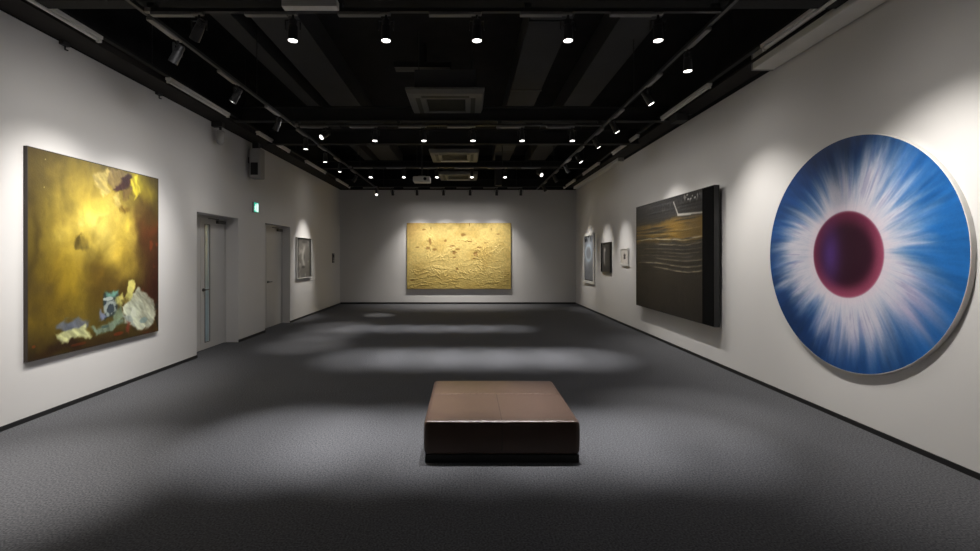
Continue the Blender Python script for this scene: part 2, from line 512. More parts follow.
for i, (a, w) in enumerate(((3.58, 'over the blue disc'), (6.2, 'before the black painting'), (8.79, 'over the far half of the black painting'),
                            (11.4, 'over the small dark picture'), (13.95, 'nearest the back wall corner'))):
    batten('unlit tube lamp above the disc wall, ' + w, 3.22, a, a + 1.5, RB)
def screen_case(label, y0, y1, x0=3.40, x1=3.655):
    t = thing('screen_case', label, 'screen case', ((x0 + x1) / 2, y0, 3.82), group='white cases under the ceiling along the disc wall')
    w = (x1 - x0) / 2
    MB().box(-w, w, 0, y1 - y0, 0, 0.19, 0.012).build('housing', M_case, t)
    for yy in (-0.02, y1 - y0):
        MB().box(-w, w, yy, yy + 0.02, -0.004, 0.194, 0.004).build('end_cap', M_plastic, t)
    for yy in (0.4, (y1 - y0) / 2, y1 - y0 - 0.4):
        MB().box(w, XR - 0.012 - (x0 + x1) / 2, yy, yy + 0.06, 0.06, 0.17).build('mount', M_driver, t)
screen_case('long white case above the blue disc at the wall top', 1.1, 5.57)
screen_case('long white case at the wall top near the back corner', 10.9, 15.4, 3.52, 3.66)
bx = thing('wall_bracket', 'small dark grey box at the wall top before the black painting', 'bracket', (3.45, 7.6, 3.78))
MB().box(-0.09, 0.09, -0.12, 0.12, 0, 0.12, 0.006).build('case', M_duct, bx)
MB().box(-0.03, 0.2, -0.03, 0.03, 0.12, 0.15).build('arm', M_track, bx)

# picture rail hooks, camera and loudspeaker on the left wall
def hook(label, y):
    t = thing('rail_hook', label, 'hook', (XL, y, 3.80), group='black hooks on the top of the door wall')
    MB().box(0, 0.05, -0.045, 0.045, 0.02, 0.06, 0.004).build('clip', M_track, t)
    MB().tube((0.03, 0, 0.025), (0.03, 0, -0.02), 0.008, n=10).tube((0.03, 0, -0.02), (0.06, 0, -0.03), 0.008, n=10).build('pin', M_track, t)
hook('small black hook at the wall top over the near edge of the yellow painting', 4.93)
hook('small black hook at the wall top past the yellow painting', 6.44)
cm = thing('security_camera', 'pale camera on a black bracket between yellow painting and loudspeaker', 'camera', (XL, 7.85, 3.72))
MB().box(0, 0.18, -0.05, 0.05, 0.05, 0.13, 0.008).tube((0.13, 0, 0.06), (0.13, 0, -0.02), 0.02, n=12).build('mount', M_track, cm)
MB().lathe([(0, 0.07), (0.05, 0.07), (0.065, 0.055), (0.068, -0.07), (0.06, -0.13), (0.03, -0.165), (0, -0.17)], 24, M=Matrix.Translation((0.13, 0, -0.08))).build('housing', M_plastic, cm, smooth=True)
sp = thing('wall_loudspeaker', 'grey box loudspeaker with black opening, above the green exit sign', 'loudspeaker', (XL, 9.17, 3.12))
MB().box(0.05, 0.26, -0.12, 0.12, 0.0, 0.58, 0.025, 3).build('cabinet', M_plastic, sp)
MB().box(0.085, 0.225, -0.128, -0.118, 0.06, 0.30, 0.004).build('grille', M_pitch, sp)
MB().box(0, 0.06, -0.05, 0.05, 0.3, 0.42, 0.004).build('bracket', M_track, sp)
MB().box(0.08, 0.20, -0.05, 0.05, 0.58, 0.70, 0.004).build('hanger', M_track, sp)
ex = thing('exit_sign', 'small glowing green exit sign with white running figure, between both doors', 'exit sign', (XL, 9.40, 2.48))
MB().box(0, 0.035, -0.105, 0.105, 0, 0.21, 0.006).build('housing', M_plastic, ex)
MB().box(0.035, 0.039, -0.095, 0.095, 0.01, 0.2).build('face', M_green, ex)
pic = MB()
def limb(pts, w):
    for (a, b), (c, d) in zip(pts, pts[1:]):
        pic.tube((0.040, a, b), (0.040, c, d), w, n=8)
pic.box(0.039, 0.041, 0.010, 0.085, 0.02, 0.185)                 # the white doorway
pic.build('doorway', M_signwhite, ex)
pic = MB()
pic.tube((0.039, -0.03, 0.155), (0.0425, -0.03, 0.155), 0.017, n=16)
limb([(-0.035, 0.13), (-0.05, 0.085)], 0.012)
limb([(-0.05, 0.085), (-0.02, 0.06), (-0.03, 0.025)], 0.008)
limb([(-0.05, 0.085), (-0.065, 0.055), (-0.09, 0.05)], 0.008)
limb([(-0.035, 0.13), (-0.008, 0.11)], 0.006)
limb([(-0.035, 0.13), (-0.068, 0.12), (-0.075, 0.095)], 0.006)
pic.build('running_figure', M_signwhite, ex)
pn = thing('switch_panel', 'small dark wall switch panel beyond the small grey picture', 'switch', (XL, 14.9, 1.40))
MB().box(0, 0.025, -0.1, 0.1, 0, 0.3, 0.005).build('plate', M_metal, pn)
MB().box(0.025, 0.032, -0.05, 0.05, 0.17, 0.26, 0.002).build('display', M_pitch, pn)
for k in range(3):
    MB().box(0.025, 0.032, -0.06 + 0.045 * k, -0.03 + 0.045 * k, 0.05, 0.08, 0.002).build('button', M_plastic, pn)

# ------------------------------------------------------------------ the two recessed doors
def door(n, span, xleaf, meet, slot):
    d = bpy.data.objects.new('door_%d' % n, None)
    C.objects.link(d)
    d['kind'] = 'structure'
    d.location = (xleaf, span[0], 0)
    W = span[1] - span[0]
    m = meet - span[0]
    f = MB().box(-0.05, 0.012, 0.0, 0.035, 0, DT).box(-0.05, 0.012, W - 0.035, W, 0, DT).box(-0.05, 0.012, 0.035, W - 0.035, DT - 0.035, DT)
    f.build('door_frame', M_door, d)
    MB().box(-0.045, 0.0, 0.038, m - 0.003, 0.008, DT - 0.038, 0.002).build('side_leaf', M_door, d)
    lf = MB()
    a, b = m + 0.003, W - 0.038
    if slot:
        s0, s1, z0, z1 = slot[0] - span[0], slot[1] - span[0], slot[2], slot[3]
        lf.box(-0.045, 0, a, s0, 0.008, DT - 0.038).box(-0.045, 0, s1, b, 0.008, DT - 0.038).box(-0.045, 0, s0, s1, 0.008, z0).box(-0.045, 0, s0, s1, z1, DT - 0.038)
    else:
        lf.box(-0.045, 0, a, b, 0.008, DT - 0.038, 0.002)
    leaf = lf.build('leaf', M_door, d)
    if slot:
        MB().box(-0.030, -0.012, s0, s1, z0, z1).build('glass_slot', M_glass, leaf)
        MB().box(0, 0.006, s0 - 0.012, s0, z0 - 0.012, z1 + 0.012).box(0, 0.006, s1, s1 + 0.012, z0 - 0.012, z1 + 0.012).box(0, 0.006, s0, s1, z1, z1 + 0.012).box(0, 0.006, s0, s1, z0 - 0.012, z0).build('slot_bead', M_metal, leaf)
    hz = 1.03
    MB().tube((0, m + 0.07, hz), (0.012, m + 0.07, hz), 0.028, n=18).tube((0.012, m + 0.07, hz), (0.05, m + 0.07, hz), 0.010, n=12).tube((0.05, m + 0.06, hz), (0.05, m + 0.19, hz), 0.010, n=12).build('handle', M_metal, leaf)
    MB().box(0, 0.05, W - 0.34, W - 0.08, DT - 0.12, DT - 0.06, 0.006).box(0.02, 0.04, W - 0.62, W - 0.3, DT - 0.055, DT - 0.04).build('door_closer', M_metal, d)
door(1, D1, -4.50, 7.92, (8.05, 8.19, 0.13, 2.15))
door(2, D2, -4.45, 10.40, None)

# ------------------------------------------------------------------ leather bench
bn = thing('bench', 'low square brown leather bench standing on the carpet mid room', 'bench', (0.2745, 4.228, 0))
def cushion():
    hx, hy, z0, z1, r = 0.6045, 0.602, 0.058, 0.325, 0.032
    bm = bmesh.new()
    n = 44
    bmesh.ops.create_cube(bm, size=2)
    bmesh.ops.subdivide_edges(bm, edges=list(bm.edges), cuts=n, use_grid_fill=True)
    hz, zc = (z1 - z0) / 2, (z0 + z1) / 2
    def stretch(t, h):                      # crowd the grid towards the edges so that the rounding has points
        return h * math.copysign(1 - (1 - abs(t)) ** 1.6, t)
    for v in bm.verts:
        p = Vector((stretch(v.co.x, hx), stretch(v.co.y, hy), stretch(v.co.z, hz)))
        q = Vector((max(-hx + r, min(hx - r, p.x)), max(-hy + r, min(hy - r, p.y)), max(-hz + r, min(hz - r, p.z))))
        d = p - q
        if d.length > 1e-6:
            p = q + d.normalized() * r
        # soft crown on the top and slight bulge of the sides
        cx, cy, cz = 1 - (p.x / hx) ** 2, 1 - (p.y / hy) ** 2, 1 - (p.z / hz) ** 2
        if v.co.z > 0.99:
            p.z += 0.008 * max(0, cx) ** 0.5 * max(0, cy) ** 0.5 - 0.004
        p.x += math.copysign(0.006 * max(0, cz), p.x) * (abs(v.co.x) > 0.99)
        p.y += math.copysign(0.006 * max(0, cz), p.y) * (abs(v.co.y) > 0.99)
        v.co = Vector((p.x, p.y, p.z + zc))
    me = bpy.data.meshes.new('cushion')
    bm.to_mesh(me); bm.free()
    me.materials.append(M_leather)
    for p in me.polygons:
        p.use_smooth = True
    return me
cu = link('cushion', cushion(), bn)
def topz(x, y):
    return 0.325 - 0.004 + 0.008 * max(0, 1 - (x / .6045) ** 2) ** .5 * max(0, 1 - (y / .602) ** 2) ** .5
s = MB()
pts = [(-0.575 + 1.15 * k / 20, 0.105) for k in range(21)]
for a, b in zip(pts, pts[1:]):
    s.tube((a[0], a[1], topz(*a) - 0.0006), (b[0], b[1], topz(*b) - 0.0006), 0.0035, n=8)
s.build('seam', M_thread, cu, smooth=True)
s = MB()
pts = [(0.0, -0.57 + 0.675 * k / 14) for k in range(15)]
for a, b in zip(pts, pts[1:]):
    s.tube((a[0], a[1], topz(*a) - 0.001), (b[0], b[1], topz(*b) - 0.001), 0.0022, n=8)
s.tube((0, -0.570, 0.3205), (0, -0.594, 0.312), 0.0022, n=8).tube((0, -0.594, 0.312), (0, -0.6045, 0.29), 0.0022, n=8)
s.tube((0, -0.6045, 0.29), (0, -0.608, 0.19), 0.0022, n=8).tube((0, -0.608, 0.19), (0, -0.6045, 0.09), 0.0022, n=8)
s.build('seam', M_plinth, cu, smooth=True)
s = MB()
for (a, b) in (((-0.585, -0.600), (0.585, -0.600)),):
    s.tube((a[0], a[1], 0.3135), (b[0], b[1], 0.3135), 0.0045, n=10)
s.build('piping', M_leather, cu, smooth=True)
MB().box(-0.598, 0.598, -0.598, 0.598, 0, 0.062, 0.003).build('plinth', M_plinth, bn)

# ------------------------------------------------------------------ paintings
RNG = np.random.RandomState(11)
TAB = [RNG.rand(128, 128) for _ in range(12)]
def vnoise(x, y, k=0):
    t = TAB[k % 12]
    xi, yi = np.floor(x).astype(int), np.floor(y).astype(int)
    fx, fy = x - xi, y - yi
    fx, fy = fx * fx * (3 - 2 * fx), fy * fy * (3 - 2 * fy)
    x0, x1, y0, y1 = xi % 128, (xi + 1) % 128, yi % 128, (yi + 1) % 128
    return (t[x0, y0] * (1 - fx) + t[x1, y0] * fx) * (1 - fy) + (t[x0, y1] * (1 - fx) + t[x1, y1] * fx) * fy
def fbm(x, y, k=0, o=4):
    s, a, n = 0, 0.5, 0
    for i in range(o):
        s = s + a * vnoise(x * 2 ** i + 17.3 * i, y * 2 ** i + 5.1 * i, k + i)
        n += a
        a *= 0.5
    return s / n
def sst(a, b, x):
    t = np.clip((x - a) / (b - a), 0, 1)
    return t * t * (3 - 2 * t)
def col(c):
    return np.array(c[:3], float)
def mixc(img, c, m):
    return img * (1 - m[..., None]) + col(c) * m[..., None]
def polymask(U, V, pts, soft, wob, k):
    """signed distance to a polygon, wobbled by noise, as a soft mask"""
    U = U + (fbm(U * 22, V * 22, k) - 0.5) * wob
    V = V + (fbm(U * 22 + 40, V * 22 + 9, k + 3) - 0.5) * wob
    d = np.full(U.shape, 9.0)
    ins = np.zeros(U.shape, bool)
    n = len(pts)
    for i in range(n):
        (ax, ay), (bx_, by) = pts[i], pts[(i + 1) % n]
        ex_, ey = bx_ - ax, by - ay
        t = np.clip(((U - ax) * ex_ + (V - ay) * ey) / (ex_ * ex_ + ey * ey + 1e-12), 0, 1)
        d = np.minimum(d, np.hypot(U - ax - t * ex_, V - ay - t * ey))
        if by != ay:
            cr = ((ay > V) != (by > V)) & (U < ex_ * (V - ay) / (by - ay) + ax)
            ins ^= cr
    d = np.where(ins, -d, d)
    return sst(soft, -soft, d)
def to_lin(img, gain=1.0):
    c = np.clip(img / 255.0, 0, 1)
    return np.clip(np.where(c <= 0.04045, c / 12.92, ((c + 0.055) / 1.055) ** 2.4) * gain, 0, 0.9)
def sheet(name, X, Y, Z, img, mat, parent, gain=1.0):
    """grid of points with their pigment, one quad per cell; u runs along the second axis, seen from -Y"""
    h, w = X.shape
    co = np.stack([X, Y, Z], -1).reshape(-1, 3)
    idx = np.arange(h * w).reshape(h, w)
    f = np.stack([idx[:-1, :-1], idx[:-1, 1:], idx[1:, 1:], idx[1:, :-1]], -1).reshape(-1, 4)
    me = bpy.data.meshes.new(name)
    me.from_pydata(co.tolist(), [], f.tolist())
    at = me.color_attributes.new('pigment', 'FLOAT_COLOR', 'POINT')
    rgba = np.ones((h * w, 4), np.float32)
    rgba[:, :3] = to_lin(img, gain).reshape(-1, 3)
    at.data.foreach_set('color', rgba.ravel())
    me.materials.append(mat)
    for p in me.polygons:
        p.use_smooth = True
    return link(name, me, parent)
def canvas(name, w, h, nx, ny, fn, mat, parent, depth, gain=1.0, x0=0.0):
    U, V = np.meshgrid(np.linspace(0, 1, nx), np.linspace(0, 1, ny))
    img, dz = fn(U, V)
    X = x0 - w / 2 + U * w
    return sheet(name, X, -depth - dz, V * h, img, mat, parent, gain)
def stretcher(name, w, h, d, mat, parent, lip=0.004, t=0.02):
    """the box behind a canvas: back board and four sides a hair proud of the canvas face"""
    a, b = -w / 2, w / 2
    return (MB().box(a - lip, a + t * 0 + 0.0005, -d - 0.001, 0, -lip, h + lip).box(b - 0.0005, b + lip, -d - 0.001, 0, -lip, h + lip)
            .box(a, b, -d - 0.001, 0, -lip, 0.0005).box(a, b, -d - 0.001, 0, h - 0.0005, h + lip).box(a, b, -0.012, 0, 0, h)).build(name, mat, parent)

# --- the yellow painting
P1_SOFT = [
    (0.204, 0.895, 0.186, 0.124, (92, 78, 34), 0.8),
    (0.204, 0.52, 0.249, 0.25, (140, 118, 35), 0.8),
    (0.144, 0.276, 0.177, 0.195, (95, 75, 20), 0.8),
    (0.334, 0.417, 0.171, 0.315, (160, 135, 40), 0.6),
    (0.478, 0.662, 0.26, 0.177, (236, 212, 104), 1),
    (0.39, 0.844, 0.178, 0.134, (195, 170, 66), 0.7),
    (0.368, 0.974, 0.141, 0.064, (150, 130, 45), 0.6),
    (0.621, 0.526, 0.135, 0.174, (190, 160, 55), 0.7),
    (0.242, 0.344, 0.089, 0.126, (150, 125, 30), 0.6),
    (0.818, 0.913, 0.124, 0.087, (210, 195, 52), 0.95),
    (0.698, 0.676, 0.071, 0.084, (228, 203, 80), 0.9),
    (0.866, 0.592, 0.129, 0.24, (75, 48, 25), 0.97),
    (0.916, 0.69, 0.082, 0.051, (115, 52, 25), 0.5),
    (0.926, 0.273, 0.123, 0.289, (58, 26, 18), 0.97),
    (0.638, 0.292, 0.153, 0.105, (70, 52, 20), 0.8),
    (0.478, 0.33, 0.106, 0.1, (95, 72, 22), 0.7),
    (0.267, 0.02, 0.397, 0.061, (48, 30, 16), 0.95),
    (0.022, 0.518, 0.032, 0.416, (60, 48, 20), 0.6),
]
P1_POLY = [
    ([(0.404, 0.932), (0.54, 0.989), (0.572, 0.966), (0.524, 0.918), (0.54, 0.864), (0.478, 0.828)], (192, 172, 98)),
    ([(0.54, 0.994), (0.725, 0.997), (0.707, 0.946), (0.572, 0.868), (0.524, 0.93)], (135, 115, 70)),
    ([(0.572, 0.886), (0.655, 0.95), (0.698, 0.993), (0.752, 0.965), (0.716, 0.906), (0.621, 0.875)], (58, 33, 34)),
    ([(0.655, 0.879), (0.743, 0.915), (0.725, 0.853), (0.655, 0.826)], (125, 100, 55)),
    ([(0.629, 0.789), (0.716, 0.797), (0.707, 0.767), (0.629, 0.754)], (128, 102, 38)),
    ([(0.725, 0.961), (0.78, 0.982), (0.818, 0.901), (0.762, 0.833)], (228, 208, 62)),
    ([(0.572, 0.84), (0.621, 0.863), (0.638, 0.795), (0.604, 0.769)], (225, 200, 110)),
    ([(0.28, 0.542), (0.3, 0.594), (0.327, 0.611), (0.368, 0.586), (0.382, 0.533), (0.334, 0.512), (0.287, 0.516)], (112, 96, 40)),
    ([(0.28, 0.542), (0.3, 0.594), (0.327, 0.606), (0.327, 0.553), (0.294, 0.522)], (88, 74, 26)),
    ([(0.156, 0.138), (0.204, 0.161), (0.307, 0.158), (0.375, 0.128), (0.361, 0.082), (0.242, 0.095), (0.168, 0.117)], (100, 106, 118)),
    ([(0.168, 0.102), (0.267, 0.102), (0.348, 0.127), (0.39, 0.078), (0.418, 0.052), (0.267, 0.056), (0.192, 0.058)], (192, 194, 140)),
    ([(0.39, 0.105), (0.516, 0.104), (0.638, 0.128), (0.672, 0.1), (0.572, 0.062), (0.433, 0.055)], (122, 142, 124)),
    ([(0.5, 0.29), (0.613, 0.288), (0.629, 0.234), (0.572, 0.136), (0.508, 0.121)], (50, 64, 68)),
    ([(0.5, 0.29), (0.621, 0.293), (0.613, 0.264), (0.508, 0.261)], (100, 142, 128)),
    ([(0.462, 0.127), (0.47, 0.204), (0.524, 0.142)], (112, 120, 142)),
    ([(0.572, 0.136), (0.638, 0.204), (0.655, 0.126), (0.588, 0.088)], (132, 152, 124)),
    ([(0.655, 0.185), (0.725, 0.25), (0.789, 0.294), (0.876, 0.257), (0.957, 0.193), (0.978, 0.106), (0.947, 0.045), (0.876, 0.023), (0.78, 0.043), (0.672, 0.106)], (200, 206, 182)),
    ([(0.655, 0.149), (0.725, 0.129), (0.762, 0.064), (0.69, 0.086)], (168, 178, 168)),
    ([(0.672, 0.248), (0.707, 0.341), (0.771, 0.344), (0.762, 0.284), (0.725, 0.232)], (224, 217, 122)),
    ([(0.596, 0.254), (0.638, 0.274), (0.672, 0.236), (0.638, 0.204), (0.604, 0.219)], (212, 207, 118)),
    ([(0.655, 0.232), (0.69, 0.247), (0.707, 0.227), (0.664, 0.207)], (120, 105, 50)),
    ([(0.968, 0.179), (1.0, 0.182), (1.003, 0.149), (0.968, 0.14)], (40, 38, 32)),
    ([(0.978, 0.099), (1.003, 0.103), (1.003, 0.024), (0.984, 0.033)], (44, 42, 36)),
    ([(0.69, 0.098), (0.716, 0.076), (0.707, 0.03), (0.69, 0.05)], (150, 70, 52)),
]
P1_DOT = [
    (0.547, 0.196, 0.051, 0.045, (168, 178, 170)),
    (0.551, 0.19, 0.029, 0.026, (45, 55, 62)),
    (0.532, 0.248, 0.039, 0.011, (190, 200, 192)),
    (0.847, 0.09, 0.039, 0.019, (130, 152, 148)),
    (0.621, 0.037, 0.042, 0.011, (160, 52, 26)),
    (0.307, 0.028, 0.06, 0.007, (125, 50, 22)),
    (0.032, 0.063, 0.01, 0.007, (170, 66, 30)),
    (0.098, 0.959, 0.004, 0.004, (150, 138, 90)),
    (0.092, 0.824, 0.006, 0.005, (150, 138, 90)),
    (0.752, 0.144, 0.028, 0.031, (215, 220, 200)),
    (0.508, 0.093, 0.031, 0.007, (70, 90, 85)),
]

def paint_yellow(U, V):
    img = np.ones(U.shape + (3,)) * col((78, 66, 28))
    Uw = U + (fbm(U * 5, V * 5, 1) - 0.5) * 0.22
    Vw = V + (fbm(U * 5 + 9, V * 5, 2) - 0.5) * 0.22
    for (cu_, cv, ru, rv, c, s_) in P1_SOFT:
        m = np.exp(-(((Uw - cu_) / ru) ** 2 + ((Vw - cv) / rv) ** 2) ** 1.0) * s_
        img = mixc(img, c, m)
    w1, w2 = (fbm(U * 3, V * 3, 3) - 0.5) * 2, (fbm(U * 3 + 5, V * 3, 5) - 0.5) * 2
    st = fbm(U * 7 + w1, V * 5 + w2, 4) - 0.5
    s6 = fbm(U * 18 + w2 * 2, V * 13 + w1 * 2, 7) - 0.5
    lum = img.mean(-1)
    img = img * (1 + 0.50 * st + 0.30 * s6)[..., None]
    img = mixc(img, (242, 226, 150), sst(0.62, 0.78, fbm(U * 6 + w1, V * 6, 9)) * sst(95, 150, lum) * 0.35)
    img = mixc(img, (74, 60, 30), sst(0.60, 0.76, fbm(U * 5 + w2, V * 6 + 3, 10)) * sst(150, 90, lum) * 0.4)
    img = mixc(img, (150, 62, 30), sst(0.66, 0.8, fbm(U * 14, V * 14, 6)) * sst(0.75, 0.95, U) * 0.5)
    img = mixc(img, (30, 24, 14), sst(0.62, 0.78, fbm(U * 9 + 3, V * 9, 8)) * sst(0.55, 0.05, V) * 0.45)
    dz = 0.0015 * st
    for i, (pts, c) in enumerate(P1_POLY):
        m = polymask(U, V, pts, 0.011, 0.05, i) * (0.72 + 0.4 * fbm(U * 12, V * 12, i + 2)).clip(0, 1)
        q_ = U * (0.6 + 0.3 * (i % 3)) + V * (1 - 0.5 * (i % 2))
        tone = 0.62 + 0.7 * fbm(q_ * 34, (U - V) * 9, i)
        img = img * (1 - m[..., None]) + (col(c) * tone[..., None]) * m[..., None]
        dz = dz + 0.0025 * m * fbm(U * 40, V * 40, i + 1)
    for i, (cu_, cv, ru, rv, c) in enumerate(P1_DOT):
        w = (fbm(U * 40, V * 40, i) - 0.5) * 0.8
        m = sst(1.15, 0.8, np.hypot((U - cu_) / ru, (V - cv) / rv) + w)
        img = mixc(img, c, m * (0.45 if c[0] > 2 * c[1] else 0.85))
    return np.clip(img, 0, 255), dz
M_paint = paint_material('oil_paint', 0.42, 0.35, 0.2, 70)
p1 = thing('painting', 'large yellow and brown abstract painting with pale shapes along its lower edge', 'painting', (XL, 5.456, 0.588), PI / 2)
canvas('canvas', 1.90, 2.07, 300, 310, paint_yellow, M_paint, p1, 0.036, 1.02)
stretcher('frame', 1.90, 2.07, 0.036, M_frame_umber, p1, 0.008)

# --- the gold relief on the back wall
def paint_gold(U, V):
    W, H = 3.49 * U, 2.21 * V
    x, z = W * 2.2, H * 2.2
    base = fbm(x * 1.2, z * 1.2, 0)
    img = np.ones(U.shape + (3,)) * col((220, 194, 118))
    img = mixc(img, (196, 166, 92), sst(0.45, 0.7, base) * 0.6)
    img = mixc(img, (172, 150, 78), sst(0.35, 0.0, V) * 0.5)
    img = mixc(img, (176, 142, 80), sst(0.2, 0.02, U) * sst(0.6, 0.95, V) * 0.7)
    # creases: ridged noise, long and flat towards the bottom, knotted higher up
    wx, wz = (fbm(x, z, 2) - 0.5) * 2.5, (fbm(x + 7, z, 3) - 0.5) * 2.5
    n1 = fbm(x * 0.9 + wx, z * 3.2 + wz, 5, 3)
    n2 = fbm(x * 2.2 + wx * 1.6, z * 2.2 + wz * 1.6, 6, 3)
    r1 = np.clip(1 - np.abs(n1 - 0.5) * 9, 0, 1) ** 2
    r2 = np.clip(1 - np.abs(n2 - 0.5) * 10, 0, 1) ** 2
    low = sst(0.62, 0.15, V)
    n3 = fbm(x * 4.5 + wx * 2, z * 7 + wz * 2, 7, 3)
    r3 = np.clip(1 - np.abs(n3 - 0.5) * 9, 0, 1) ** 2
    g = lambda a, b, ra, rb: np.exp(-((U - a) / ra) ** 2 - ((V - b) / rb) ** 2)
    knots = np.clip(g(.22, .66, .05, .2) + g(.45, .58, .07, .13) + g(.83, .62, .12, .12) + g(.7, .5, .07, .14) + g(.33, .5, .05, .06) + g(.6, .72, .09, .05) + g(.28, .28, .06, .08) + g(.56, .25, .07, .08) + g(.7, .35, .05, .07), 0, 1)
    dz = 0.011 * r1 * np.clip(low * 0.8 + 0.06, 0, 1) + 0.015 * r2 * knots + 0.007 * r3 * np.clip(low * 0.7 + knots * 0.7 + 0.08, 0, 1) + 0.006 * (base - 0.5)
    spots = [(.23, .93, .008, .03), (.22, .72, .012, .06), (.20, .62, .02, .025), (.27, .60, .02, .02), (.37, .73, .013, .02), (.43, .65, .025, .015), (.49, .60, .03, .02),
             (.46, .55, .02, .03), (.455, .48, .018, .015), (.66, .54, .03, .04), (.645, .46, .02, .015), (.7, .63, .025, .012), (.60, .98, .006, .03), (.48, .30, .012, .02),
             (.81, .91, .008, .03), (.87, .83, .02, .015), (.16, .9, .02, .015), (.54, .82, .02, .03), (.05, .13, .02, .012), (.76, .7, .03, .012), (.60, .72, .03, .01), (.10, .63, .02, .012)]
    w = (fbm(x * 5, z * 5, 8) - 0.5) * 1.6
    for a, b, ra, rb in spots:
        m = sst(1.25, 0.5, np.hypot((U - a) / ra, (V - b) / rb) + w)
        img = mixc(img, (132, 94, 44), m * 0.65)
        dz = dz - 0.004 * m
    img = img * (0.92 + 0.2 * fbm(x * 9, z * 9, 9))[..., None]
    e = np.minimum(np.minimum(U, 1 - U) * 3.49, np.minimum(V, 1 - V) * 2.21)
    return np.clip(img, 0, 255), dz * sst(0, 0.05, e)
M_gold = paint_material('gold_relief', 0.5, 0.4, 0.25, 60)
p2 = thing('painting', 'wide gold relief painting alone on the back wall', 'painting', (-0.255, YB, 0.51))
canvas('canvas', 3.49, 2.21, 420, 270, paint_gold, M_gold, p2, 0.06, 0.86)
stretcher('frame', 3.49, 2.21, 0.06, M_frame_umber, p2, 0.004)

# --- the blue disc
def disc():
    R, d = 1.115, 0.044
    t = thing('round_painting', 'round blue and white painting with dark magenta centre', 'painting', (XR - 0.0008, 4.49, 1.62), -PI / 2)
    nr, na = 120, 560
    A, Q = np.meshgrid(np.linspace(0, 2 * PI, na), np.linspace(0, 1, nr))
    ca, sa = np.cos(A), np.sin(A)
    # streaks that hardly change outward
    def ang(f, k, tw=0.0):
        return fbm(ca * f + 30 + Q * tw, sa * f + 30 + Q * tw, k, 4)
    s1, s2, s3 = ang(2.2, 0, 0.5), ang(7, 2, 1.6), ang(20, 4, 3.0)
    s4 = fbm(ca * 34 + 50, sa * 34 + 50, 6, 3) * 0.6 + 0.4 * ang(9, 7, 6.0)
    deg = np.degrees(A)
    def lobe(c, w):
        dd_ = (deg - c + 180) % 360 - 180
        return np.exp(-(dd_ / w) ** 2)
    ext = 0.69 + 0.20 * lobe(66, 13) + 0.06 * lobe(97, 14) - 0.08 * lobe(82, 5) + 0.12 * lobe(165, 28) + 0.13 * lobe(200, 25) + 0.03 * lobe(250, 25) + 0.18 * lobe(-28, 20) + 0.14 * lobe(-62, 12) + 0.10 * lobe(280, 16) - 0.12 * lobe(125, 14) - 0.06 * lobe(-47, 5) - 0.05 * lobe(12, 8) - 0.07 * lobe(232, 8)
    ext = ext + (s1 - 0.5) * 0.18 + (s2 - 0.5) * 0.26 + (s3 - 0.5) * 0.26
    white = sst(ext + 0.24, ext - 0.26, Q) ** 1.1
    white = np.clip(white * (0.80 + 0.40 * s4), 0, 1)
    blue = np.ones(A.shape + (3,)) * col((34, 86, 150))
    blue = mixc(blue, (24, 54, 104), np.clip(lobe(105, 50) + 0.8 * lobe(235, 60), 0, 1) * sst(0.45, 0.95, Q))
    blue = mixc(blue, (34, 104, 176), lobe(5, 55) * 0.9)
    blue = blue * (0.66 + 0.36 * ang(10, 5, 2.0) + 0.32 * s4)[..., None]
    wc = np.ones(A.shape + (3,)) * col((218, 216, 228))
    wc = mixc(wc, (178, 174, 206), np.clip(lobe(-32, 24) + 0.6 * lobe(260, 30), 0, 1) * sst(0.45, 0.8, Q))
    wc = mixc(wc, (178, 178, 194), lobe(97, 13) * 0.8)
    wc = mixc(wc, (128, 152, 198), sst(0.50, 0.75, ang(14, 7, 1.5)) * sst(0.42, 0.66, Q) * 0.75)
    wc = mixc(wc, (150, 150, 190), sst(0.52, 0.68, s4) * sst(0.38, 0.6, Q) * 0.5)
    img = blue * (1 - white[..., None]) + wc * white[..., None]
    img = mixc(img, (232, 214, 224), np.exp(-((Q - 0.39) / 0.05) ** 2) * 0.5)
    # the core
    rc = 0.372
    core = np.ones(A.shape + (3,)) * col((48, 18, 36))
    x, z = Q * ca, Q * sa
    core = mixc(core, (120, 46, 74), sst(0.20, 0.37, Q) * 0.8)
    core = mixc(core, (84, 54, 128), np.exp(-((x + 0.17) / 0.11) ** 2 - ((z + 0.0) / 0.24) ** 2) * 0.85)
    core = mixc(core, (172, 84, 112), sst(0.24, 0.37, Q) * np.clip(lobe(0, 45) + lobe(270, 55), 0, 1) * 0.75)
    core = mixc(core, (182, 108, 140), sst(0.345, 0.372, Q) * 0.35)
    img = img * (1 - sst(rc + 0.008, rc - 0.008, Q)[..., None]) + core * sst(rc + 0.008, rc - 0.008, Q)[..., None]
    X, Z = Q * ca * R, Q * sa * R
    sheet('canvas', X, np.full(X.shape, -d), Z, img, M_disc, t, 1.0)
    # white edge and back
    prof = [(0, 0), (R + 0.002, 0), (R + 0.004, 0.004), (R + 0.004, d - 0.002), (R + 0.001, d + 0.001), (R - 0.001, d + 0.001), (R - 0.001, d - 0.004), (0, d - 0.004)]
    MB().lathe(prof, 160, M=Matrix.Rotation(PI / 2, 4, 'X')).build('frame', M_frame_white, t)
M_disc = paint_material('disc_paint', 0.4, 0.3, 0.06, 60)
disc()

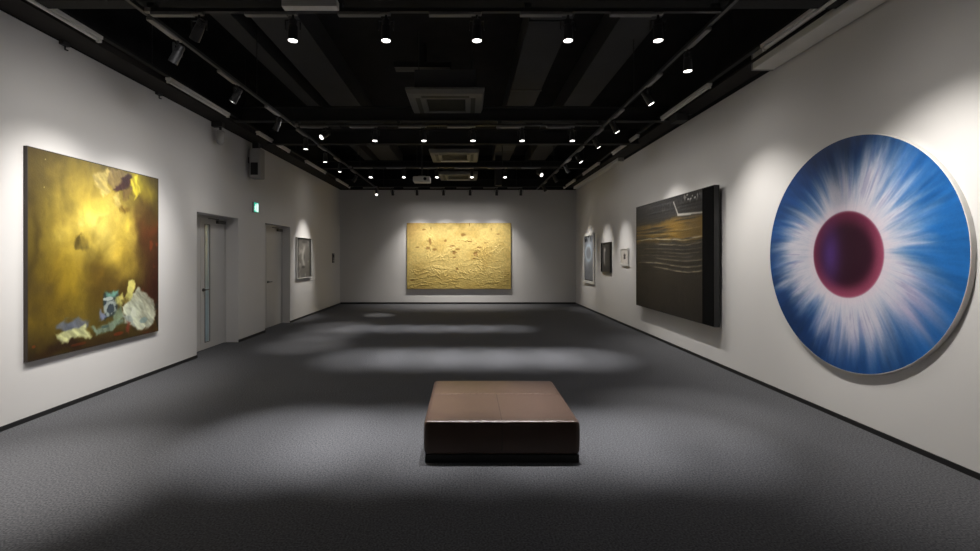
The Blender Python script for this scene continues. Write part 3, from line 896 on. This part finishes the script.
# --- the black painting with ochre band
def paint_black(U, V):
    x, z = U * 3.06, V * 2.065
    n = fbm(x * 2.5, z * 2.5, 0)
    img = np.ones(U.shape + (3,)) * col((50, 46, 42))
    img = mixc(img, (66, 62, 56), sst(0.5, 0.75, fbm(x * 5, z * 2, 2)) * 0.6)
    img = mixc(img, (30, 28, 28), sst(0.5, 0.75, fbm(x * 2, z * 5, 3)) * 0.7)
    img = mixc(img, (26, 25, 27), sst(0.80, 0.90, V + (n - 0.5) * 0.1))
    band = sst(0.60, 0.66, V + (n - 0.5) * 0.06) * sst(0.84, 0.78, V + (n - 0.5) * 0.08)
    img = mixc(img, (150, 116, 42), band * (0.45 + 0.7 * fbm(x * 1.5, z * 6, 4)))
    stri = fbm(x * 0.8, z * 34, 5)
    img = mixc(img, (20, 19, 18), sst(0.5, 0.68, stri) * sst(0.38, 0.45, V) * sst(0.88, 0.8, V) * 0.75)
    dz = 0.004 * (stri - 0.5) * sst(0.3, 0.42, V)
    bend = 0.012 * np.sin(x * 2.1) + (fbm(x * 1.4, z * 0.3, 6) - 0.5) * 0.03
    for v0, s_, a, b, t in ((.645, .9, 0.0, 1, .006), (.600, .7, 0.35, 1, .005), (.560, .45, 0.1, 1, .004), (.530, .5, 0.45, 1, .004), (.500, .4, 0.0, .9, .004), (.470, .55, 0.3, 1, .005),
                            (.425, .8, 0.0, 1, .006), (.385, .9, 0.3, 1, .005), (.72, .35, 0.2, 1, .004), (.69, .4, 0, .7, .004)):
        m = np.exp(-((V - v0 - bend * (0.5 + s_)) / t) ** 2) * sst(a - 0.02, a + 0.12, U) * sst(b + 0.02, b - 0.04, U)
        m = m * np.clip(0.4 + 0.9 * vnoise(x * 9, z * 40, 7), 0, 1)
        img = mixc(img, (205, 192, 160), m * s_)
        dz = dz + 0.006 * m * s_
    def seg(a, b, t):
        (ax, ay), (bx_, by) = a, b
        k = np.clip(((U - ax) * (bx_ - ax) + (V - ay) * (by - ay)) / ((bx_ - ax) ** 2 + (by - ay) ** 2), 0, 1)
        return sst(t * 1.6, t * 0.5, np.hypot(U - ax - k * (bx_ - ax), V - ay - k * (by - ay)))
    for a, b in (((.640, .955), (.700, .845)), ((.700, .845), (.99, .825)), ((.70, .838), (.86, .828))):
        img = mixc(img, (225, 222, 212), seg(a, b, .006) * 0.9)
    sp_ = sst(0.60, 0.72, vnoise(x * 26, z * 26, 8)) * np.exp(-((U - .86) / .09) ** 2 - ((V - .965) / .03) ** 2)
    img = mixc(img, (245, 245, 238), np.clip(sp_ * 1.6, 0, 1))
    img = mixc(img, (96, 92, 82), sst(0.7, 0.8, vnoise(x * 22, z * 22, 9)) * np.exp(-((U - .5) / .4) ** 2 - ((V - .93) / .05) ** 2) * 0.6)
    return np.clip(img, 0, 255), dz
M_tar = paint_material('tar_paint', 0.5, 0.3, 0.35, 45)
y0, y1 = 6.715, 9.79
p3 = thing('painting', 'large thick black painting with ochre band and pale horizontal lines', 'painting', (XR - 0.055, (y0 + y1) / 2, 0.592), -PI / 2)
W3 = y1 - y0
canvas('canvas', W3 - 0.33, 2.03, 300, 220, paint_black, M_tar, p3, 0.072, 0.52, x0=-0.165)
MB().box(W3 / 2 - 0.325, W3 / 2 - 0.002, -0.082, -0.013, 0.001, 2.029, 0.004).build('side_panel', M_gloss, p3)
stretcher('frame', W3, 2.03, 0.075, M_frame_black, p3, 0.006)
for zz in (0.5, 1.5):
    MB().box(-W3 / 2 + 0.3, W3 / 2 - 0.3, 0.0, 0.054, zz, zz + 0.06).build('wall_cleat', M_frame_black, p3)

# --- four small pictures
def frame4(w, h, d, bw, mat, parent):
    a, b = -w / 2, w / 2
    return (MB().box(a, a + bw, -d, 0, 0, h, 0.002).box(b - bw, b, -d, 0, 0, h, 0.002).box(a + bw, b - bw, -d, 0, 0, bw, 0.002)
            .box(a + bw, b - bw, -d, 0, h - bw, h, 0.002).box(a + bw, b - bw, -0.008, 0, bw, h - bw)).build('frame', mat, parent)
M_print = paint_material('print_ink', 0.5, 0.3, 0.04, 60)
def small(label, x, y, z, rz, w, h, d, bw, mat, fn, mount=None, n=140, gain=1.1):
    t = thing('picture', label, 'picture', (x, y, z), rz)
    frame4(w, h, d, bw, mat, t)
    W_, H_ = w - 2 * bw + 0.004, h - 2 * bw + 0.004
    U, V = np.meshgrid(np.linspace(0, 1, n), np.linspace(0, 1, n))
    img, dz = fn(U, V)
    sheet('print', -W_ / 2 + U * W_, -0.5 * d - dz, bw - 0.002 + V * H_, img, M_print, t, gain)
    return t
def pic_tall(U, V):
    img = np.ones(U.shape + (3,)) * col((122, 126, 132))
    img = mixc(img, (160, 166, 174), sst(0.45, 0.7, fbm(U * 4, V * 5, 0)) * 0.7)
    img = mixc(img, (96, 98, 102), sst(0.5, 0.2, V) * 0.6)
    r = np.hypot((U - .45) / .32, (V - .62) / .17)
    img = mixc(img, (176, 192, 206), np.exp(-((r - 1) / .25) ** 2) * 0.7)
    img = mixc(img, (22, 22, 24), sst(0.52, 0.62, fbm(U * 7, V * 9, 3)) * sst(0.84, 0.9, V))
    img = mixc(img, (30, 30, 32), sst(0.03, 0.015, V))  # shadow of the bottom frame bar, painted as a dark strip
    return img, 0 * U
small('tall white framed pale blue grey picture nearest the back corner', XR, 13.985, 0.80, -PI / 2, 1.18, 1.49, 0.045, 0.075, M_frame_white, pic_tall)
def pic_dark(U, V):
    img = np.ones(U.shape + (3,)) * col((44, 43, 44))
    img = mixc(img, (66, 64, 62), fbm(U * 4, V * 4, 1))
    c = 0.28 + 0.28 * (V - 0.55) ** 2 * 2
    img = mixc(img, (190, 188, 184), np.exp(-((U - c) / .07) ** 2) * sst(.12, .3, V) * sst(.9, .75, V) * 0.7)
    img = mixc(img, (205, 200, 196), np.exp(-((U - .36) / .05) ** 2 - ((V - .76) / .06) ** 2))
    img = mixc(img, (20, 20, 20), sst(.78, .9, U))
    return img, 0 * U
small('small black edged dark picture with pale curve between two white frames', XR, 12.25, 1.19, -PI / 2, 0.80, 0.78, 0.055, 0.02, M_frame_black, pic_dark)
def pic_blot(U, V):
    img = np.ones(U.shape + (3,)) * col((206, 202, 194))
    img = mixc(img, (184, 178, 170), fbm(U * 4, V * 4, 2) * 0.6)
    r = np.hypot((U - .5) / .15, (V - .52) / .2) + (fbm(U * 10, V * 10, 5) - .5) * 1.2
    img = mixc(img, (48, 44, 44), sst(1.15, 0.7, r))
    img = mixc(img, (120, 110, 108), np.exp(-((U - .42) / .05) ** 2 - ((V - .7) / .12) ** 2) * 0.8)
    return img, 0 * U
small('smallest white framed picture with dark blot beside the black painting', XR, 10.84, 1.39, -PI / 2, 0.52, 0.41, 0.04, 0.035, M_frame_white, pic_blot)
def pic_grey(U, V):
    img = np.ones(U.shape + (3,)) * col((92, 90, 86))
    n = fbm(U * 5, V * 6, 3)
    img = mixc(img, (140, 137, 132), sst(.5, .75, n) * 0.7)
    img = mixc(img, (36, 35, 34), np.clip(sst(.2, .02, U) + sst(.8, .97, U) + sst(.9, .98, V), 0, 1) * 0.85)
    c = .48 + .06 * np.sin(V * 9)
    img = mixc(img, (165, 162, 156), np.exp(-((U - c) / .08) ** 2) * sst(.2, .35, V) * sst(.9, .7, V) * 0.75)
    img = mixc(img, (40, 38, 36), np.exp(-((U - .45) / .12) ** 2 - ((V - .27) / .03) ** 2))
    img = mixc(img, (40, 38, 36), np.exp(-((U - .5) / .03) ** 2 - ((V - .52) / .08) ** 2) * .8)
    img = mixc(img, (45, 43, 42), np.exp(-((U - .5) / .2) ** 2 - ((V - .9) / .03) ** 2) * .8)
    return img, 0 * U
small('small monochrome grey picture on the wall beyond both doors', XL, 12.19, 1.04, PI / 2, 1.10, 1.05, 0.055, 0.012, M_frame_white, pic_grey, gain=1.25)

# ------------------------------------------------------------------ camera, world, colour
cam = bpy.data.cameras.new('camera')
cam.sensor_width = 36.0
cam.lens = 468.0 / 980.0 * 36.0
cam.shift_x = 23.4 / 980.0
cam.shift_y = -19.0 / 980.0
cam.clip_start = 0.05
co = bpy.data.objects.new('camera', cam)
C.objects.link(co)
co.location = (0, 0, 1.6)
co.rotation_euler = (PI / 2, 0, 0)
S = bpy.context.scene
S.camera = co
w = bpy.data.worlds.new('world')
S.world = w
w.use_nodes = True
w.node_tree.nodes['Background'].inputs['Color'].default_value = (0.01, 0.01, 0.01, 1)
S.view_settings.view_transform = 'Standard'
S.view_settings.look = 'None'
S.view_settings.gamma = 1.0
S.view_settings.exposure = 0.0
S.view_settings.use_curve_mapping = False
S.cycles.use_denoising = True
S.cycles.max_bounces = 10
S.cycles.diffuse_bounces = 6
S.cycles.sample_clamp_indirect = 4.0
